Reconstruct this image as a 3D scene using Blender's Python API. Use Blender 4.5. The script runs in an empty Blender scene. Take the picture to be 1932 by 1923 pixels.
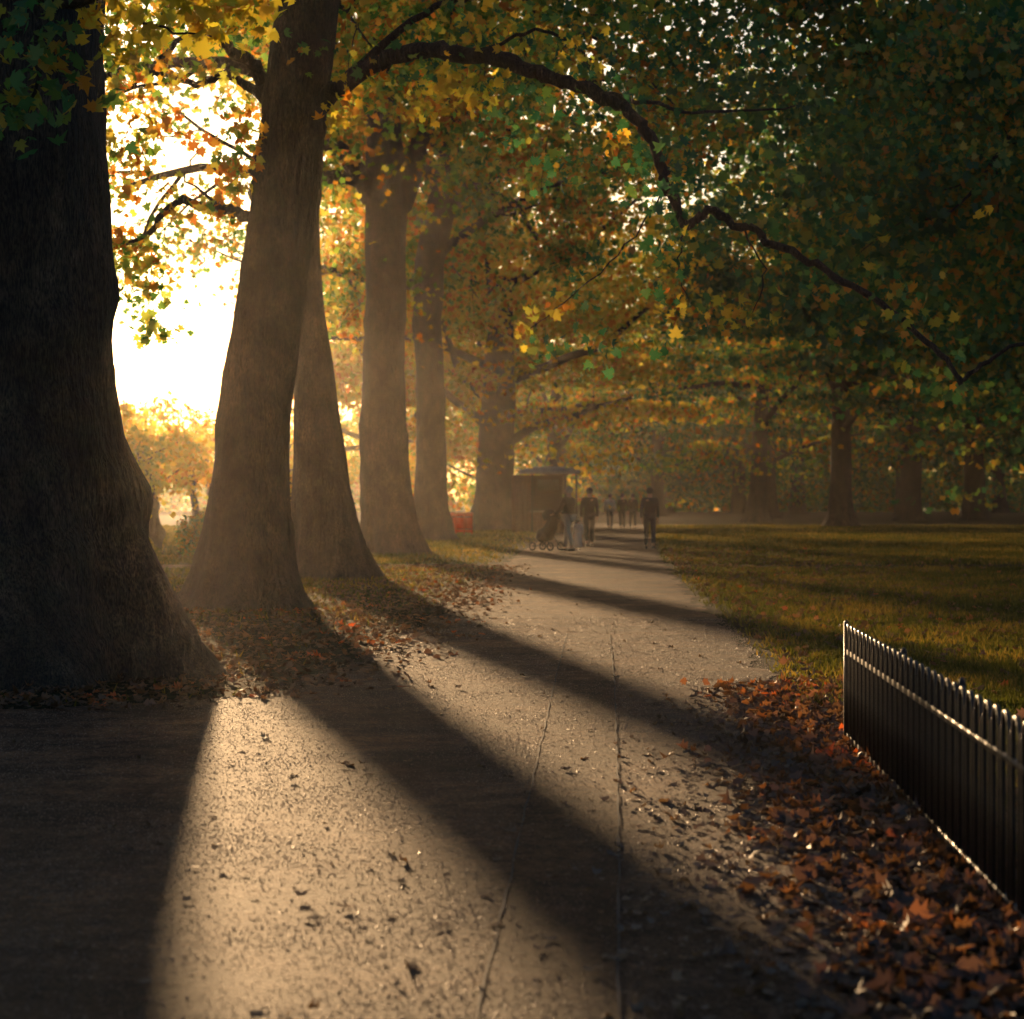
import bpy, math, random
import numpy as np
from mathutils import Vector, Matrix
R = np.random.default_rng(11)
random.seed(5)
scene = bpy.context.scene
COL = scene.collection
F = 4025.0; H = 1.5
def at(px, py, D):
    """photo measurement + estimated distance -> metres"""
    return np.array([(px-966)/F*D, D, H-(py-945)/F*D])
SUN_AZ = 0.182      # -x per +y
SUN_T = 0.098       # +z per +y
SUN_EL = math.atan(SUN_T/math.hypot(1, SUN_AZ))
HAZE = 0.0002

# ------------------------------------------------------------ node helpers
def mat(name):
    m = bpy.data.materials.new(name); m.use_nodes = True
    nt = m.node_tree; nt.nodes.clear()
    out = nt.nodes.new('ShaderNodeOutputMaterial')
    return m, nt, out
def N(nt, t, **kw):
    n = nt.nodes.new(t)
    for k, v in kw.items():
        if k in n.inputs.keys(): n.inputs[k].default_value = v
        else: setattr(n, k, v)
    return n
def ramp(nt, stops, interp='LINEAR'):
    n = nt.nodes.new('ShaderNodeValToRGB'); e = n.color_ramp.elements
    n.color_ramp.interpolation = interp
    while len(e) < len(stops): e.new(0.5)
    for el, (p, c) in zip(e, stops):
        el.position = p; el.color = (c[0], c[1], c[2], 1)
    return n
def plain(name, col, rough=0.6, metal=0.0, var=0.15, scale=30):
    m, nt, out = mat(name); L = nt.links
    b = N(nt, 'ShaderNodeBsdfPrincipled'); b.inputs['Roughness'].default_value = rough
    b.inputs['Metallic'].default_value = metal
    tc = N(nt, 'ShaderNodeTexCoord'); no = N(nt, 'ShaderNodeTexNoise'); no.inputs['Scale'].default_value = scale
    L.new(tc.outputs['Object'], no.inputs['Vector'])
    r = ramp(nt, [(0.3, [c*(1-var) for c in col]), (0.7, [c*(1+var) for c in col])])
    L.new(no.outputs['Fac'], r.inputs[0]); L.new(r.outputs[0], b.inputs['Base Color'])
    bp = N(nt, 'ShaderNodeBump'); bp.inputs['Strength'].default_value = 0.2; bp.inputs['Distance'].default_value = 0.01
    L.new(no.outputs['Fac'], bp.inputs['Height']); L.new(bp.outputs[0], b.inputs['Normal'])
    L.new(b.outputs[0], out.inputs[0]); return m

def leafmat(name, stops, trans=0.5, tgain=(1.6, 1.35, 0.7), bigscale=0.25, gloss=0.06, rnd=.5):
    m, nt, out = mat(name); L = nt.links
    g = N(nt, 'ShaderNodeNewGeometry'); no = N(nt, 'ShaderNodeTexNoise')
    no.inputs['Scale'].default_value = bigscale; no.inputs['Detail'].default_value = 2
    L.new(g.outputs['Position'], no.inputs['Vector'])
    a = N(nt, 'ShaderNodeMath', operation='MULTIPLY'); a.inputs[1].default_value = rnd
    L.new(g.outputs['Random Per Island'], a.inputs[0])
    b = N(nt, 'ShaderNodeMath', operation='MULTIPLY_ADD'); b.inputs[1].default_value = 1.7; b.inputs[2].default_value = -0.6
    L.new(no.outputs['Fac'], b.inputs[0])
    c = N(nt, 'ShaderNodeMath', operation='ADD'); L.new(a.outputs[0], c.inputs[0]); L.new(b.outputs[0], c.inputs[1])
    r = ramp(nt, stops); L.new(c.outputs[0], r.inputs[0])
    d = N(nt, 'ShaderNodeBsdfDiffuse'); L.new(r.outputs[0], d.inputs['Color'])
    mul = N(nt, 'ShaderNodeMix', data_type='RGBA', blend_type='MULTIPLY'); mul.inputs[0].default_value = 1
    L.new(r.outputs[0], mul.inputs[6]); mul.inputs[7].default_value = (*[t for t in tgain], 1)
    t = N(nt, 'ShaderNodeBsdfTranslucent'); L.new(mul.outputs[2], t.inputs['Color'])
    mx = N(nt, 'ShaderNodeMixShader'); mx.inputs[0].default_value = trans
    L.new(d.outputs[0], mx.inputs[1]); L.new(t.outputs[0], mx.inputs[2])
    if gloss <= 0:
        L.new(mx.outputs[0], out.inputs[0]); return m
    gl = N(nt, 'ShaderNodeBsdfGlossy'); gl.inputs['Roughness'].default_value = 0.45
    gl.inputs['Color'].default_value = (0.8, 0.8, 0.8, 1)
    m2 = N(nt, 'ShaderNodeMixShader'); m2.inputs[0].default_value = gloss
    L.new(mx.outputs[0], m2.inputs[1]); L.new(gl.outputs[0], m2.inputs[2])
    L.new(m2.outputs[0], out.inputs[0]); return m

M_GREEN = leafmat('green_leaves', [(0, (0.016, 0.075, 0.045)), (0.45, (0.042, 0.14, 0.062)), (0.72, (0.12, 0.2, 0.05)), (.9, (0.36, 0.26, 0.04)), (1, (0.4, 0.18, 0.03))], 0.6, (1.7, 1.8, 1.0), bigscale=.3, gloss=0.03, rnd=.7)
M_MIX = leafmat('turning_leaves', [(0, (0.05, 0.15, 0.045)), (0.42, (0.13, 0.25, 0.055)), (0.66, (0.45, 0.42, 0.08)), (0.86, (0.58, 0.32, 0.06)), (1, (0.5, 0.17, 0.03))], 0.72, (1.6, 1.6, 0.9), bigscale=.4, gloss=0, rnd=.75)
M_GOLD = leafmat('golden_leaves', [(0, (0.18, 0.25, 0.05)), (0.4, (0.52, 0.46, 0.08)), (0.8, (0.62, 0.38, 0.06)), (1, (0.5, 0.16, 0.03))], 0.72, (1.6, 1.55, 0.9), bigscale=.4, gloss=0, rnd=.7)
M_YEL = leafmat('yellow_leaves', [(0, (0.3, 0.36, 0.05)), (0.5, (0.58, 0.52, 0.08)), (0.8, (0.6, 0.42, 0.06)), (1, (0.55, 0.18, 0.02))], 0.72, (1.6, 1.6, 0.8), gloss=0)
M_LITTER = leafmat('fallen_leaf', [(0, (0.055, 0.038, 0.026)), (0.5, (0.12, 0.08, 0.05)), (0.82, (0.25, 0.13, 0.055)), (1, (0.55, 0.13, 0.03))], 0.38, (1.7, 1.2, 0.7), 1.2, 0.06)
M_PALE = leafmat('dry_pale_leaf', [(0, (0.1, 0.068, 0.044)), (0.5, (0.22, 0.15, 0.095)), (1, (0.34, 0.2, 0.1))], 0.3, (1.4, 1.2, 0.8), 1.2, 0.06)
M_BLADE = leafmat('grass_blade', [(0, (0.02, 0.034, 0.013)), (0.5, (0.056, 0.068, 0.022)), (1, (0.2, 0.145, 0.05))], 0.55, (2.3, 1.9, 0.7), 0.5, 0)
M_REDT = leafmat('red_orange_sheet', [(0, (.75, .1, .02)), (1, (.8, .14, .03))], .5, (1.1, 1.1, 1), 1, 0)

def barkmat(name, dark, light):
    m, nt, out = mat(name); L = nt.links
    tc = N(nt, 'ShaderNodeTexCoord'); mp = N(nt, 'ShaderNodeMapping'); mp.inputs['Scale'].default_value = (1, 1, 0.5)
    L.new(tc.outputs['Object'], mp.inputs['Vector'])
    n1 = N(nt, 'ShaderNodeTexNoise'); n1.inputs['Scale'].default_value = 4; n1.inputs['Detail'].default_value = 9; n1.inputs['Roughness'].default_value = 0.75
    n2 = N(nt, 'ShaderNodeTexNoise'); n2.inputs['Scale'].default_value = 30; n2.inputs['Detail'].default_value = 6
    n4 = N(nt, 'ShaderNodeTexNoise'); n4.inputs['Scale'].default_value = 1.3; n4.inputs['Detail'].default_value = 3
    v = N(nt, 'ShaderNodeTexVoronoi'); v.inputs['Scale'].default_value = 7
    mp2 = N(nt, 'ShaderNodeMapping'); mp2.inputs['Scale'].default_value = (2.4, 2.4, 0.5)
    L.new(tc.outputs['Object'], mp2.inputs['Vector'])
    for n in (n1, n4): L.new(mp.outputs[0], n.inputs['Vector'])
    L.new(mp2.outputs[0], n2.inputs['Vector']); L.new(mp2.outputs[0], v.inputs['Vector'])
    r = ramp(nt, [(0.38, dark), (0.5, [(a+b)/2 for a, b in zip(dark, light)]), (0.6, light), (.7, [c*1.8 for c in light])])
    L.new(n1.outputs['Fac'], r.inputs[0])
    mx = N(nt, 'ShaderNodeMix', data_type='RGBA', blend_type='MULTIPLY'); mx.inputs[0].default_value = 0.85
    L.new(r.outputs[0], mx.inputs[6])
    r2 = ramp(nt, [(0.38, (0.28, 0.26, 0.24)), (0.6, (1.35, 1.35, 1.35))]); L.new(n2.outputs['Fac'], r2.inputs[0]); L.new(r2.outputs[0], mx.inputs[7])
    mx2 = N(nt, 'ShaderNodeMix', data_type='RGBA', blend_type='MULTIPLY'); mx2.inputs[0].default_value = 0.75
    r3 = ramp(nt, [(0.35, (0.5, 0.5, 0.46)), (0.65, (1.4, 1.35, 1.2))]); L.new(n4.outputs['Fac'], r3.inputs[0])
    L.new(mx.outputs[2], mx2.inputs[6]); L.new(r3.outputs[0], mx2.inputs[7])
    b = N(nt, 'ShaderNodeBsdfPrincipled'); b.inputs['Roughness'].default_value = 0.85
    L.new(mx2.outputs[2], b.inputs['Base Color'])
    ad = N(nt, 'ShaderNodeMath', operation='ADD'); L.new(n1.outputs['Fac'], ad.inputs[0])
    m3 = N(nt, 'ShaderNodeMath', operation='MULTIPLY_ADD'); m3.inputs[1].default_value = 0.7
    L.new(n2.outputs['Fac'], m3.inputs[0]); L.new(v.outputs['Distance'], m3.inputs[2]); L.new(m3.outputs[0], ad.inputs[1])
    bp = N(nt, 'ShaderNodeBump'); bp.inputs['Strength'].default_value = 1.0; bp.inputs['Distance'].default_value = 0.14
    L.new(ad.outputs[0], bp.inputs['Height']); L.new(bp.outputs[0], b.inputs['Normal'])
    L.new(b.outputs[0], out.inputs[0]); return m
M_BARK = barkmat('plane_bark', (0.03, 0.021, 0.015), (0.09, 0.065, 0.042))
M_BARKD = barkmat('dark_bark', (0.022, 0.017, 0.013), (0.055, 0.043, 0.03))

# ------------------------------------------------------------ mesh helpers
def mesh_np(name, V, loops, starts, totals, smooth=False):
    me = bpy.data.meshes.new(name)
    me.vertices.add(len(V)); me.vertices.foreach_set('co', np.asarray(V, dtype=np.float32).ravel())
    me.loops.add(len(loops)); me.loops.foreach_set('vertex_index', np.asarray(loops, dtype=np.int32))
    me.polygons.add(len(starts)); me.polygons.foreach_set('loop_start', np.asarray(starts, dtype=np.int32))
    me.polygons.foreach_set('loop_total', np.asarray(totals, dtype=np.int32))
    if smooth: me.polygons.foreach_set('use_smooth', np.ones(len(starts), dtype=bool))
    me.update(calc_edges=True); return me
def add(name, me, material=None, parent=None, loc=(0, 0, 0), rot=(0, 0, 0)):
    o = bpy.data.objects.new(name, me); COL.objects.link(o)
    if material is not None and me is not None and len(me.materials) == 0: me.materials.append(material)
    o.location = loc; o.rotation_euler = rot
    if parent: o.parent = parent
    return o
def empty(name, loc, label, cat, group=None, rot=(0, 0, 0)):
    o = bpy.data.objects.new(name, None); COL.objects.link(o); o.location = loc; o.rotation_euler = rot
    o.empty_display_size = 0.3
    o['label'] = label; o['category'] = cat
    if group: o['group'] = group
    return o

LOBED = np.array([(0, -.30), (.14, -.44), (.30, -.34), (.50, -.12), (.27, -.02), (.50, .26), (.19, .19), (0, .56),
                  (-.19, .19), (-.50, .26), (-.27, -.02), (-.50, -.12), (-.30, -.34), (-.14, -.44)])
KITE = np.array([(0, -.5), (.38, -.05), (0, .5), (-.38, -.05)])
HEX = np.array([(0, -.42), (.42, -.25), (.22, .02), (.4, .28), (0, .52), (-.4, .28), (-.22, .02), (-.42, -.25)])
def rand_rot(n, rng, tilt=None):
    if tilt is None:
        q = rng.normal(size=(n, 4)); q /= np.linalg.norm(q, axis=1)[:, None]
    else:
        yaw = rng.uniform(0, 2*np.pi, n); az = rng.uniform(0, 2*np.pi, n); t = np.abs(rng.normal(0, tilt, n))
        qz = np.stack([np.cos(yaw/2), 0*yaw, 0*yaw, np.sin(yaw/2)], 1)
        qt = np.stack([np.cos(t/2), np.sin(t/2)*np.cos(az), np.sin(t/2)*np.sin(az), 0*t], 1)
        w1, x1, y1, z1 = qt.T; w2, x2, y2, z2 = qz.T
        q = np.stack([w1*w2-x1*x2-y1*y2-z1*z2, w1*x2+x1*w2+y1*z2-z1*y2, w1*y2-x1*z2+y1*w2+z1*x2, w1*z2+x1*y2-y1*x2+z1*w2], 1)
    w, x, y, z = q.T
    return np.stack([np.stack([1-2*(y*y+z*z), 2*(x*y-z*w), 2*(x*z+y*w)], 1),
                     np.stack([2*(x*y+z*w), 1-2*(x*x+z*z), 2*(y*z-x*w)], 1),
                     np.stack([2*(x*z-y*w), 2*(y*z+x*w), 1-2*(x*x+y*y)], 1)], 1)
def leaf_mesh(name, C, size, T, rng, tilt=None, curl=0.35, svar=0.3):
    n = len(C); k = len(T)
    s = size*rng.uniform(1-svar, 1+svar, n)
    loc = np.zeros((n, k, 3)); loc[:, :, 0] = T[:, 0]; loc[:, :, 1] = T[:, 1]
    c1 = rng.normal(0, curl, n)[:, None]; c2 = rng.normal(0, curl, n)[:, None]
    loc[:, :, 2] = c1*T[:, 0]**2*2 + c2*T[:, 1]**2*2
    V = np.einsum('nij,nkj->nki', rand_rot(n, rng, tilt), loc)*s[:, None, None] + C[:, None, :]
    idx = np.arange(n*k)
    return mesh_np(name, V.reshape(-1, 3), idx, np.arange(n)*k, np.full(n, k))

class Tubes:
    def __init__(s): s.V = []; s.Fc = []; s.n = 0
    def tube(s, P, r, k=6, cap=True):
        P = np.asarray(P, float); n = len(P); r = np.broadcast_to(np.asarray(r, float), (n,))
        T = np.gradient(P, axis=0); T /= np.linalg.norm(T, axis=1)[:, None]+1e-9
        ref = np.array([0, 0, 1.0]) if abs(T[0][2]) < 0.9 else np.array([1.0, 0, 0])
        a = np.arange(k)/k*2*np.pi
        for i in range(n):
            U = ref - T[i]*ref.dot(T[i]); U /= np.linalg.norm(U)+1e-9; W = np.cross(T[i], U); ref = U
            s.V.append(P[i] + r[i]*(np.cos(a)[:, None]*U + np.sin(a)[:, None]*W))
        b = s.n
        for i in range(n-1):
            for j in range(k):
                j2 = (j+1) % k
                s.Fc.append((b+i*k+j, b+i*k+j2, b+(i+1)*k+j2, b+(i+1)*k+j))
        if cap:
            s.Fc.append(tuple(b+(k-1-j) for j in range(k))); s.Fc.append(tuple(b+(n-1)*k+j for j in range(k)))
        s.n += n*k
    def rings(s, RV):
        b = s.n; n = len(RV); k = len(RV[0])
        for r_ in RV: s.V.append(r_)
        for i in range(n-1):
            for j in range(k):
                j2 = (j+1) % k
                s.Fc.append((b+i*k+j, b+i*k+j2, b+(i+1)*k+j2, b+(i+1)*k+j))
        s.Fc.append(tuple(b+(n-1)*k+j for j in range(k)))
        s.n += n*k
    def box(s, c, d, rotz=0):
        c = np.array(c, float); d = np.array(d, float)/2
        q = np.array([(x, y, z) for z in (-1, 1) for x, y in ((-1, -1), (1, -1), (1, 1), (-1, 1))])*d
        cr, sr = math.cos(rotz), math.sin(rotz)
        q = np.stack([q[:, 0]*cr-q[:, 1]*sr, q[:, 0]*sr+q[:, 1]*cr, q[:, 2]], 1)+c
        b = s.n; s.V.append(q); s.n += 8
        for f in ((3, 2, 1, 0), (4, 5, 6, 7), (0, 1, 5, 4), (1, 2, 6, 5), (2, 3, 7, 6), (3, 0, 4, 7)):
            s.Fc.append(tuple(b+i for i in f))
    def mesh(s, name, smooth=True):
        V = np.concatenate(s.V); tot = [len(f) for f in s.Fc]
        st = np.concatenate([[0], np.cumsum(tot)[:-1]]); lp = [i for f in s.Fc for i in f]
        return mesh_np(name, V, lp, st, tot, smooth)
def smooth_path(P, m=6):
    P = np.asarray(P, float); n = len(P); out = []
    for i in range(n-1):
        p0 = P[max(i-1, 0)]; p1 = P[i]; p2 = P[i+1]; p3 = P[min(i+2, n-1)]
        for t in np.arange(m)/m:
            out.append(0.5*((2*p1)+(-p0+p2)*t+(2*p0-5*p1+4*p2-p3)*t*t+(-p0+3*p1-3*p2+p3)*t**3))
    out.append(P[-1]); return np.array(out)

# ------------------------------------------------------------ sun-lit openings in the canopy
def path_L(y): return np.interp(y, [15.4, 16.5, 20, 29.4, 36.6, 52, 80, 120, 200, 320], [-3.2, -1.9, -1.4, -.9, -.65, -.1, .9, 3.4, 8, 16])
def path_R(y): return np.interp(y, [-8, 6, 13, 17.5, 24, 32.6, 57, 80, 120, 200, 320], [.9, 1.15, 1.75, 2.15, 2.5, 2.75, 3.9, 5.2, 7.4, 12.5, 21])
BANDS = [(16.5, 19), (37, 41), (54, 61), (80, 90), (116, 136)]
def sun_cull(C, rng, leaf):
    mg = leaf*.42/SUN_T
    t = C[:, 2]/SUN_T
    gx = C[:, 0]+SUN_AZ*t; gy = C[:, 1]-t
    wob = gy + .8*np.sin(gx*0.35+1)+0.5*np.sin(gx*0.9) + .05*gx + rng.normal(0, .25, len(C))
    kill = (gx > -3.5) & (gx < 3.6) & (gy > 3) & (gy < 75) & (rng.random(len(C)) < 0.97)
    b = np.zeros(len(C), bool)
    for a, c in BANDS: b |= (wob > a-mg) & (wob < c+mg)
    b &= (gx > 1.5) & (gx < 50)
    left = (gx > -16) & (gx <= -3.5) & (gy > 15) & (gy < 90) & (rng.random(len(C)) < 0.7)
    return C[~(kill | b | left)]

# ------------------------------------------------------------ trees
def trunk_rings(sec, base, rng, k=40, flute=0.13, knobs=()):
    """sec: list of (z, cx_offset, r)"""
    sec = sorted(sec); zs = np.array([s_[0] for s_ in sec]); cx = np.array([s_[1] for s_ in sec]); rr = np.array([s_[2] for s_ in sec])
    Z = np.concatenate([np.linspace(-0.15, 1.5, 16), np.linspace(1.62, zs[-1], int((zs[-1]-1.5)/0.16)+4)])
    ph = rng.uniform(0, 6.28, 10); a = np.arange(k)/k*2*np.pi; out = []
    lumps = [(rng.uniform(.3, zs[-1]), rng.uniform(0, 6.28), rng.uniform(.02, .06), rng.uniform(.08, .25)) for _ in range(55)]
    for z in Z:
        r0 = np.interp(z, zs, rr); c = np.interp(z, zs, cx)
        fl = flute*math.exp(-max(z, 0)/0.9)
        r = r0*(1+fl*np.cos(5*a+ph[0]+z*.3)+fl*.7*np.cos(8*a+ph[1]) + .025*np.sin(3*a+ph[2]+z*1.1)+.02*np.sin(5*a+ph[3]-z*2.1)+.012*np.sin(11*a+ph[4]+z*3.7)+.012*np.sin(z*2.9+ph[5]+a)+ .008*np.sin(z*7+ph[6]+2*a) + .006*rng.normal(size=k))
        for (kz, ka, kr, ks) in list(knobs)+lumps:
            if abs(z-kz) > ks*3: continue
            da = (a-ka+np.pi) % (2*np.pi)-np.pi
            r = r + kr*np.exp(-((z-kz)/ks)**2-(da*r0/ks)**2)
        out.append(np.stack([c+r*np.cos(a), r*np.sin(a), np.full(k, z)], 1))
    return out
def edges_to_sec(E, D, bx):
    out = []
    for (py, xl, xr) in E:
        l = at(xl, py, D); r = at(xr, py, D)
        out.append((l[2], (l[0]+r[0])/2-bx, (r[0]-l[0])/2))
    return out
def grow(T, start, d, L, r, lvl, maxl, clumps, rng, droop=0.05, ch=(5, 4), up=0.0):
    n = 7; P = [np.array(start, float)]; d = np.array(d, float); d /= np.linalg.norm(d)
    for i in range(n):
        d = d + rng.normal(0, 0.16, 3); d[2] += up-droop*i/n; d /= np.linalg.norm(d); P.append(P[-1]+d*L/n)
    P = np.array(P); rad = np.linspace(r, r*0.35, n+1)
    if T is not None: T.tube(P, rad, (8, 6, 4, 3)[lvl], cap=False)
    if lvl == maxl:
        for p in P[2:]: clumps.append(p)
        return
    if lvl >= 1:
        for p in P[4:]: clumps.append(p)
    m = ch[min(lvl, len(ch)-1)]
    for i in range(m):
        t = 0.3+0.7*(i+rng.random())/m; j = min(int(t*n), n-1); f = t*n-j
        p = P[j]*(1-f)+P[j+1]*f; dd = P[j+1]-P[j]; dd /= np.linalg.norm(dd)
        s_ = rng.normal(0, 1, 3); s_ -= dd*s_.dot(dd); s_ /= np.linalg.norm(s_); s_[2] = s_[2]*0.6-0.05
        grow(T if maxl > 1 else None, p, dd*0.7+s_*0.8, L*rng.uniform(.38, .58), max(r*0.42*(1-.4*t), .012), lvl+1, maxl, clumps, rng, droop, ch, up*.5)

GRP = 'plane trees standing along the park path'
def make_tree(x, y, sec, seed, leafm, leaf, T, ell, ncl, per, label, limbs=(), auto=(7, 8.0, 0.16), zt=(6, 10), maxl=2, ch=(5, 4),
              knobs=(), sig=(0.55, 0.3), droop=0.08, bark=M_BARK, k=40, flute=.13, extra=(), filt=None, group=GRP, kind='plane_tree', elev=(0.15, 0.8), topk=0.35):
    rng = np.random.default_rng(seed)
    root = empty(kind, (x, y, 0), label, 'tree', group)
    tb = Tubes(); tb.rings(trunk_rings(sec, None, rng, k, flute, knobs))
    clumps = []
    sec = sorted(sec); zs = [s_[0] for s_ in sec]
    for (P, r0, r1, kk) in limbs:
        P = smooth_path(np.asarray(P)-np.array([x, y, 0]), 6); n = len(P)
        P[1:-1] += rng.normal(0, .018+r0*.06, (n-2, 3))
        tb.tube(P, np.linspace(r0, r1, n)*(1+.08*rng.normal(size=n)), kk, cap=True)
    n0, L0, rl = auto
    for i in range(n0):
        z = zt[0]+(zt[1]-zt[0])*(i+.5*rng.random())/max(n0, 1)
        az = i*2.4+rng.uniform(-.4, .4)+seed; c = np.interp(z, zs, [s_[1] for s_ in sec])
        e = rng.uniform(*elev)
        grow(tb, (c, 0, z), (math.cos(az)*math.cos(e), math.sin(az)*math.cos(e), math.sin(e)), L0*rng.uniform(.8, 1.15), rl*rng.uniform(.8, 1.2), 0, maxl, clumps, rng, droop, ch, 0.02)
    add('trunk', tb.mesh('trunk'), bark, root)
    C = []
    if len(clumps):
        P = np.array(clumps); m = per
        C.append(np.repeat(P, m, 0)+rng.normal(size=(len(P)*m, 3))*[sig[0], sig[0], sig[1]])
    if ncl:
        ex, ey, ez, rx, ry, rz = ell
        u = rng.normal(size=(ncl, 3)); u /= np.linalg.norm(u, axis=1)[:, None]
        rad = rng.random(ncl)**(1/2.2)
        P = np.array([ex, ey, ez])+u*rad[:, None]*[rx, ry, rz]*(1+.12*np.sin(u[:, :1]*5+seed)+.1*np.cos(u[:, 1:2]*7))
        mm = rng.integers(int(per*topk*2), int(per*2.2), ncl)
        idx = np.repeat(np.arange(ncl), mm); sc = rng.uniform(.6, 1.6, ncl)[idx][:, None]
        C.append(P[idx]+rng.normal(size=(len(idx), 3))*sc*[sig[0]*1.5, sig[0]*1.5, sig[1]*1.5])
    if C:
        C = np.concatenate(C)+np.array([x, y, 0])
        C = sun_cull(C, rng, leaf)
        if filt is not None: C = C[filt(C, rng)]
        el = (C[:, 2]-1.5)/C[:, 1]; out = (el > .28) | (np.abs(C[:, 0]/C[:, 1]) > .3)
        C = C[~out | (rng.random(len(C)) < .25)]
        C = C[C[:, 2] > 1.0]-np.array([x, y, 0])
        add('crown', leaf_mesh('crown', C, leaf, T, rng), leafm, root)
    for (Cx, mt, sz) in extra:
        add('foliage', leaf_mesh('foliage', np.asarray(Cx)-np.array([x, y, 0]), sz, LOBED, rng), mt, root)
    return root

def sprig(px, py, D, n, spx, spy, sd=0.4):
    c = at(px, py, D); return c+R.normal(size=(n, 3))*[spx/F*D, sd, spy/F*D]

# the foliage is thin where the low sun stands
def gap_filter(keep=0.25):
    def f(C, rng):
        az = C[:, 0]/C[:, 1]; el = (C[:, 2]-1.5)/C[:, 1]
        inside = (np.abs(az+0.163) < 0.045) & (el > 0.035) & (el < 0.2)
        return ~(inside & (rng.random(len(C)) > keep))
    return f

# tree one
D1 = 18.6; x1 = at(5, 1270, D1)[0]
E1 = [(1290, -380, 392), (1250, -355, 366), (1200, -325, 344), (1140, -290, 318), (1080, -262, 296), (1000, -245, 268), (940, -240, 258), (890, -225, 246), (840, -212, 232), (760, -200, 218), (600, -190, 210), (450, -185, 205), (250, -180, 200), (0, -170, 195), (-400, -160, 190), (-900, -120, 160)]
tl = []
for cx_, cy_, n_, a_, b_ in [(60, 60, 70, 60, 50), (110, 150, 45, 45, 40), (30, 210, 36, 28, 30), (240, 50, 45, 40, 25), (330, 20, 55, 50, 18), (430, 10, 55, 45, 16), (390, 60, 18, 22, 20), (245, 105, 12, 14, 14), (470, 35, 12, 22, 12)]:
    tl.append((sprig(cx_, cy_, 15.5, n_, a_, b_, .35), cx_ > 200))
ex1 = [(np.concatenate([t_[0] for t_ in tl if not t_[1]]), M_GREEN, .14), (np.concatenate([t_[0] for t_ in tl if t_[1]]), M_YEL, .14)]
make_tree(x1, D1, edges_to_sec(E1, D1, x1), 3, M_MIX, .17, LOBED, (0, 0, 13, 8, 9, 6.0), 260, 18,
          'massive dark plane tree trunk with flared base at path edge',
          limbs=[([(x1, D1, 6.3), (x1+.3, 17, 6.6), at(60, -10, 15.8), at(330, -25, 15.5), at(480, -10, 15.4)], .16, .02, 8),
                 ([at(60, -10, 15.8), at(70, 90, 15.5), at(50, 230, 15.4)], .03, .008, 5),
                 ([at(200, -20, 15.7), at(260, 40, 15.5), at(400, 70, 15.4)], .02, .006, 5)],
          auto=(6, 8, .22), zt=(8.5, 10.5), knobs=((3.27, 0.0, .06, .2), (2.2, -.6, .05, .3), (1.55, .1, .07, .25), (3.0, -.9, .06, .3), (4.2, -1.3, .05, .3)), extra=ex1, filt=gap_filter(.3), k=72)

# tree two, leaning, with the long arching limb
D2 = 30; x2 = at(465, 1146, D2)[0]
E2 = [(1160, 325, 600), (1130, 348, 580), (1080, 370, 562), (1000, 388, 549), (900, 402, 545), (800, 412, 549), (700, 425, 560), (600, 440, 570), (500, 455, 582), (400, 470, 594), (300, 485, 606), (200, 500, 618), (100, 510, 631), (0, 522, 640), (-300, 560, 665), (-700, 610, 690)]
arch = [at(585, 215, 30), at(640, 165, 29.6), at(720, 115, 29), at(800, 98, 28.5), at(900, 105, 28), at(1000, 135, 27.5), at(1090, 165, 27.2), at(1180, 205, 27), at(1232, 270, 26.8), at(1262, 350, 26.6), at(1290, 432, 26.5)]
arch2 = [at(1290, 432, 26.5), at(1340, 402, 26.4), at(1400, 425, 26.2), at(1480, 468, 26), at(1570, 520, 25.6), at(1680, 590, 25.3), at(1760, 660, 25), at(1812, 725, 24.8)]
L2 = [(arch, .135, .06, 10), (arch2, .06, .03, 8),
      ([at(1812, 725, 24.8), at(1850, 690, 24.8), at(1940, 640, 24.6), at(2060, 600, 24)], .03, .018, 6),
      ([at(640, 165, 29.6), at(780, 40, 29), at(900, -20, 28)], .07, .035, 8),
      ([at(1090, 165, 27.2), at(1200, 190, 27.5), at(1330, 215, 28), at(1500, 200, 28.5)], .04, .012, 6),
      ([at(900, 105, 28), at(1010, 60, 27.6), at(1090, 90, 27.3), at(1110, 130, 27)], .03, .008, 6),
      ([at(1400, 425, 26.2), at(1440, 520, 26), at(1420, 590, 26)], .014, .005, 5),
      ([at(1262, 350, 26.6), at(1180, 460, 26.6), at(1080, 560, 26.4), at(1000, 620, 26.2)], .014, .005, 5),
      ([at(1290, 432, 26.5), at(1280, 500, 26.5), at(1300, 570, 26.4)], .014, .005, 5),
      ([at(510, 180, 30), at(480, 130, 30), at(430, 90, 29.6), at(380, 60, 29), at(300, 110, 28)], .12, .03, 8),
      ([at(500, 190, 30), at(430, 140, 30.5), at(370, 160, 31), at(290, 140, 31.5), at(215, 190, 32)], .08, .03, 7),
      ([at(475, 410, 30), at(420, 395, 30.5), at(330, 385, 31), at(280, 440, 31.5), at(215, 470, 32)], .09, .03, 7),
      ([at(430, 395, 30.5), at(350, 330, 31), at(390, 280, 31)], .025, .01, 5)]
yel = np.concatenate([sprig(850, 165, 28, 110, 48, 24), sprig(800, 205, 28, 20, 20, 12), sprig(650, 215, 29, 40, 25, 25), sprig(1040, 585, 26.3, 16, 24, 10), sprig(990, 630, 26.2, 9, 12, 10), sprig(1068, 138, 27, 3, 10, 8), sprig(1845, 410, 24, 2, 5, 5)])
org = np.concatenate([sprig(1160, 262, 25, 14, 14, 18, .15), sprig(1085, 90, 27, 30, 25, 35), sprig(1270, 580, 26.3, 16, 18, 18), sprig(1380, 590, 26, 26, 35, 18), sprig(900, 60, 28, 60, 60, 25), sprig(1290, 450, 26, 5, 10, 10)])
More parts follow.
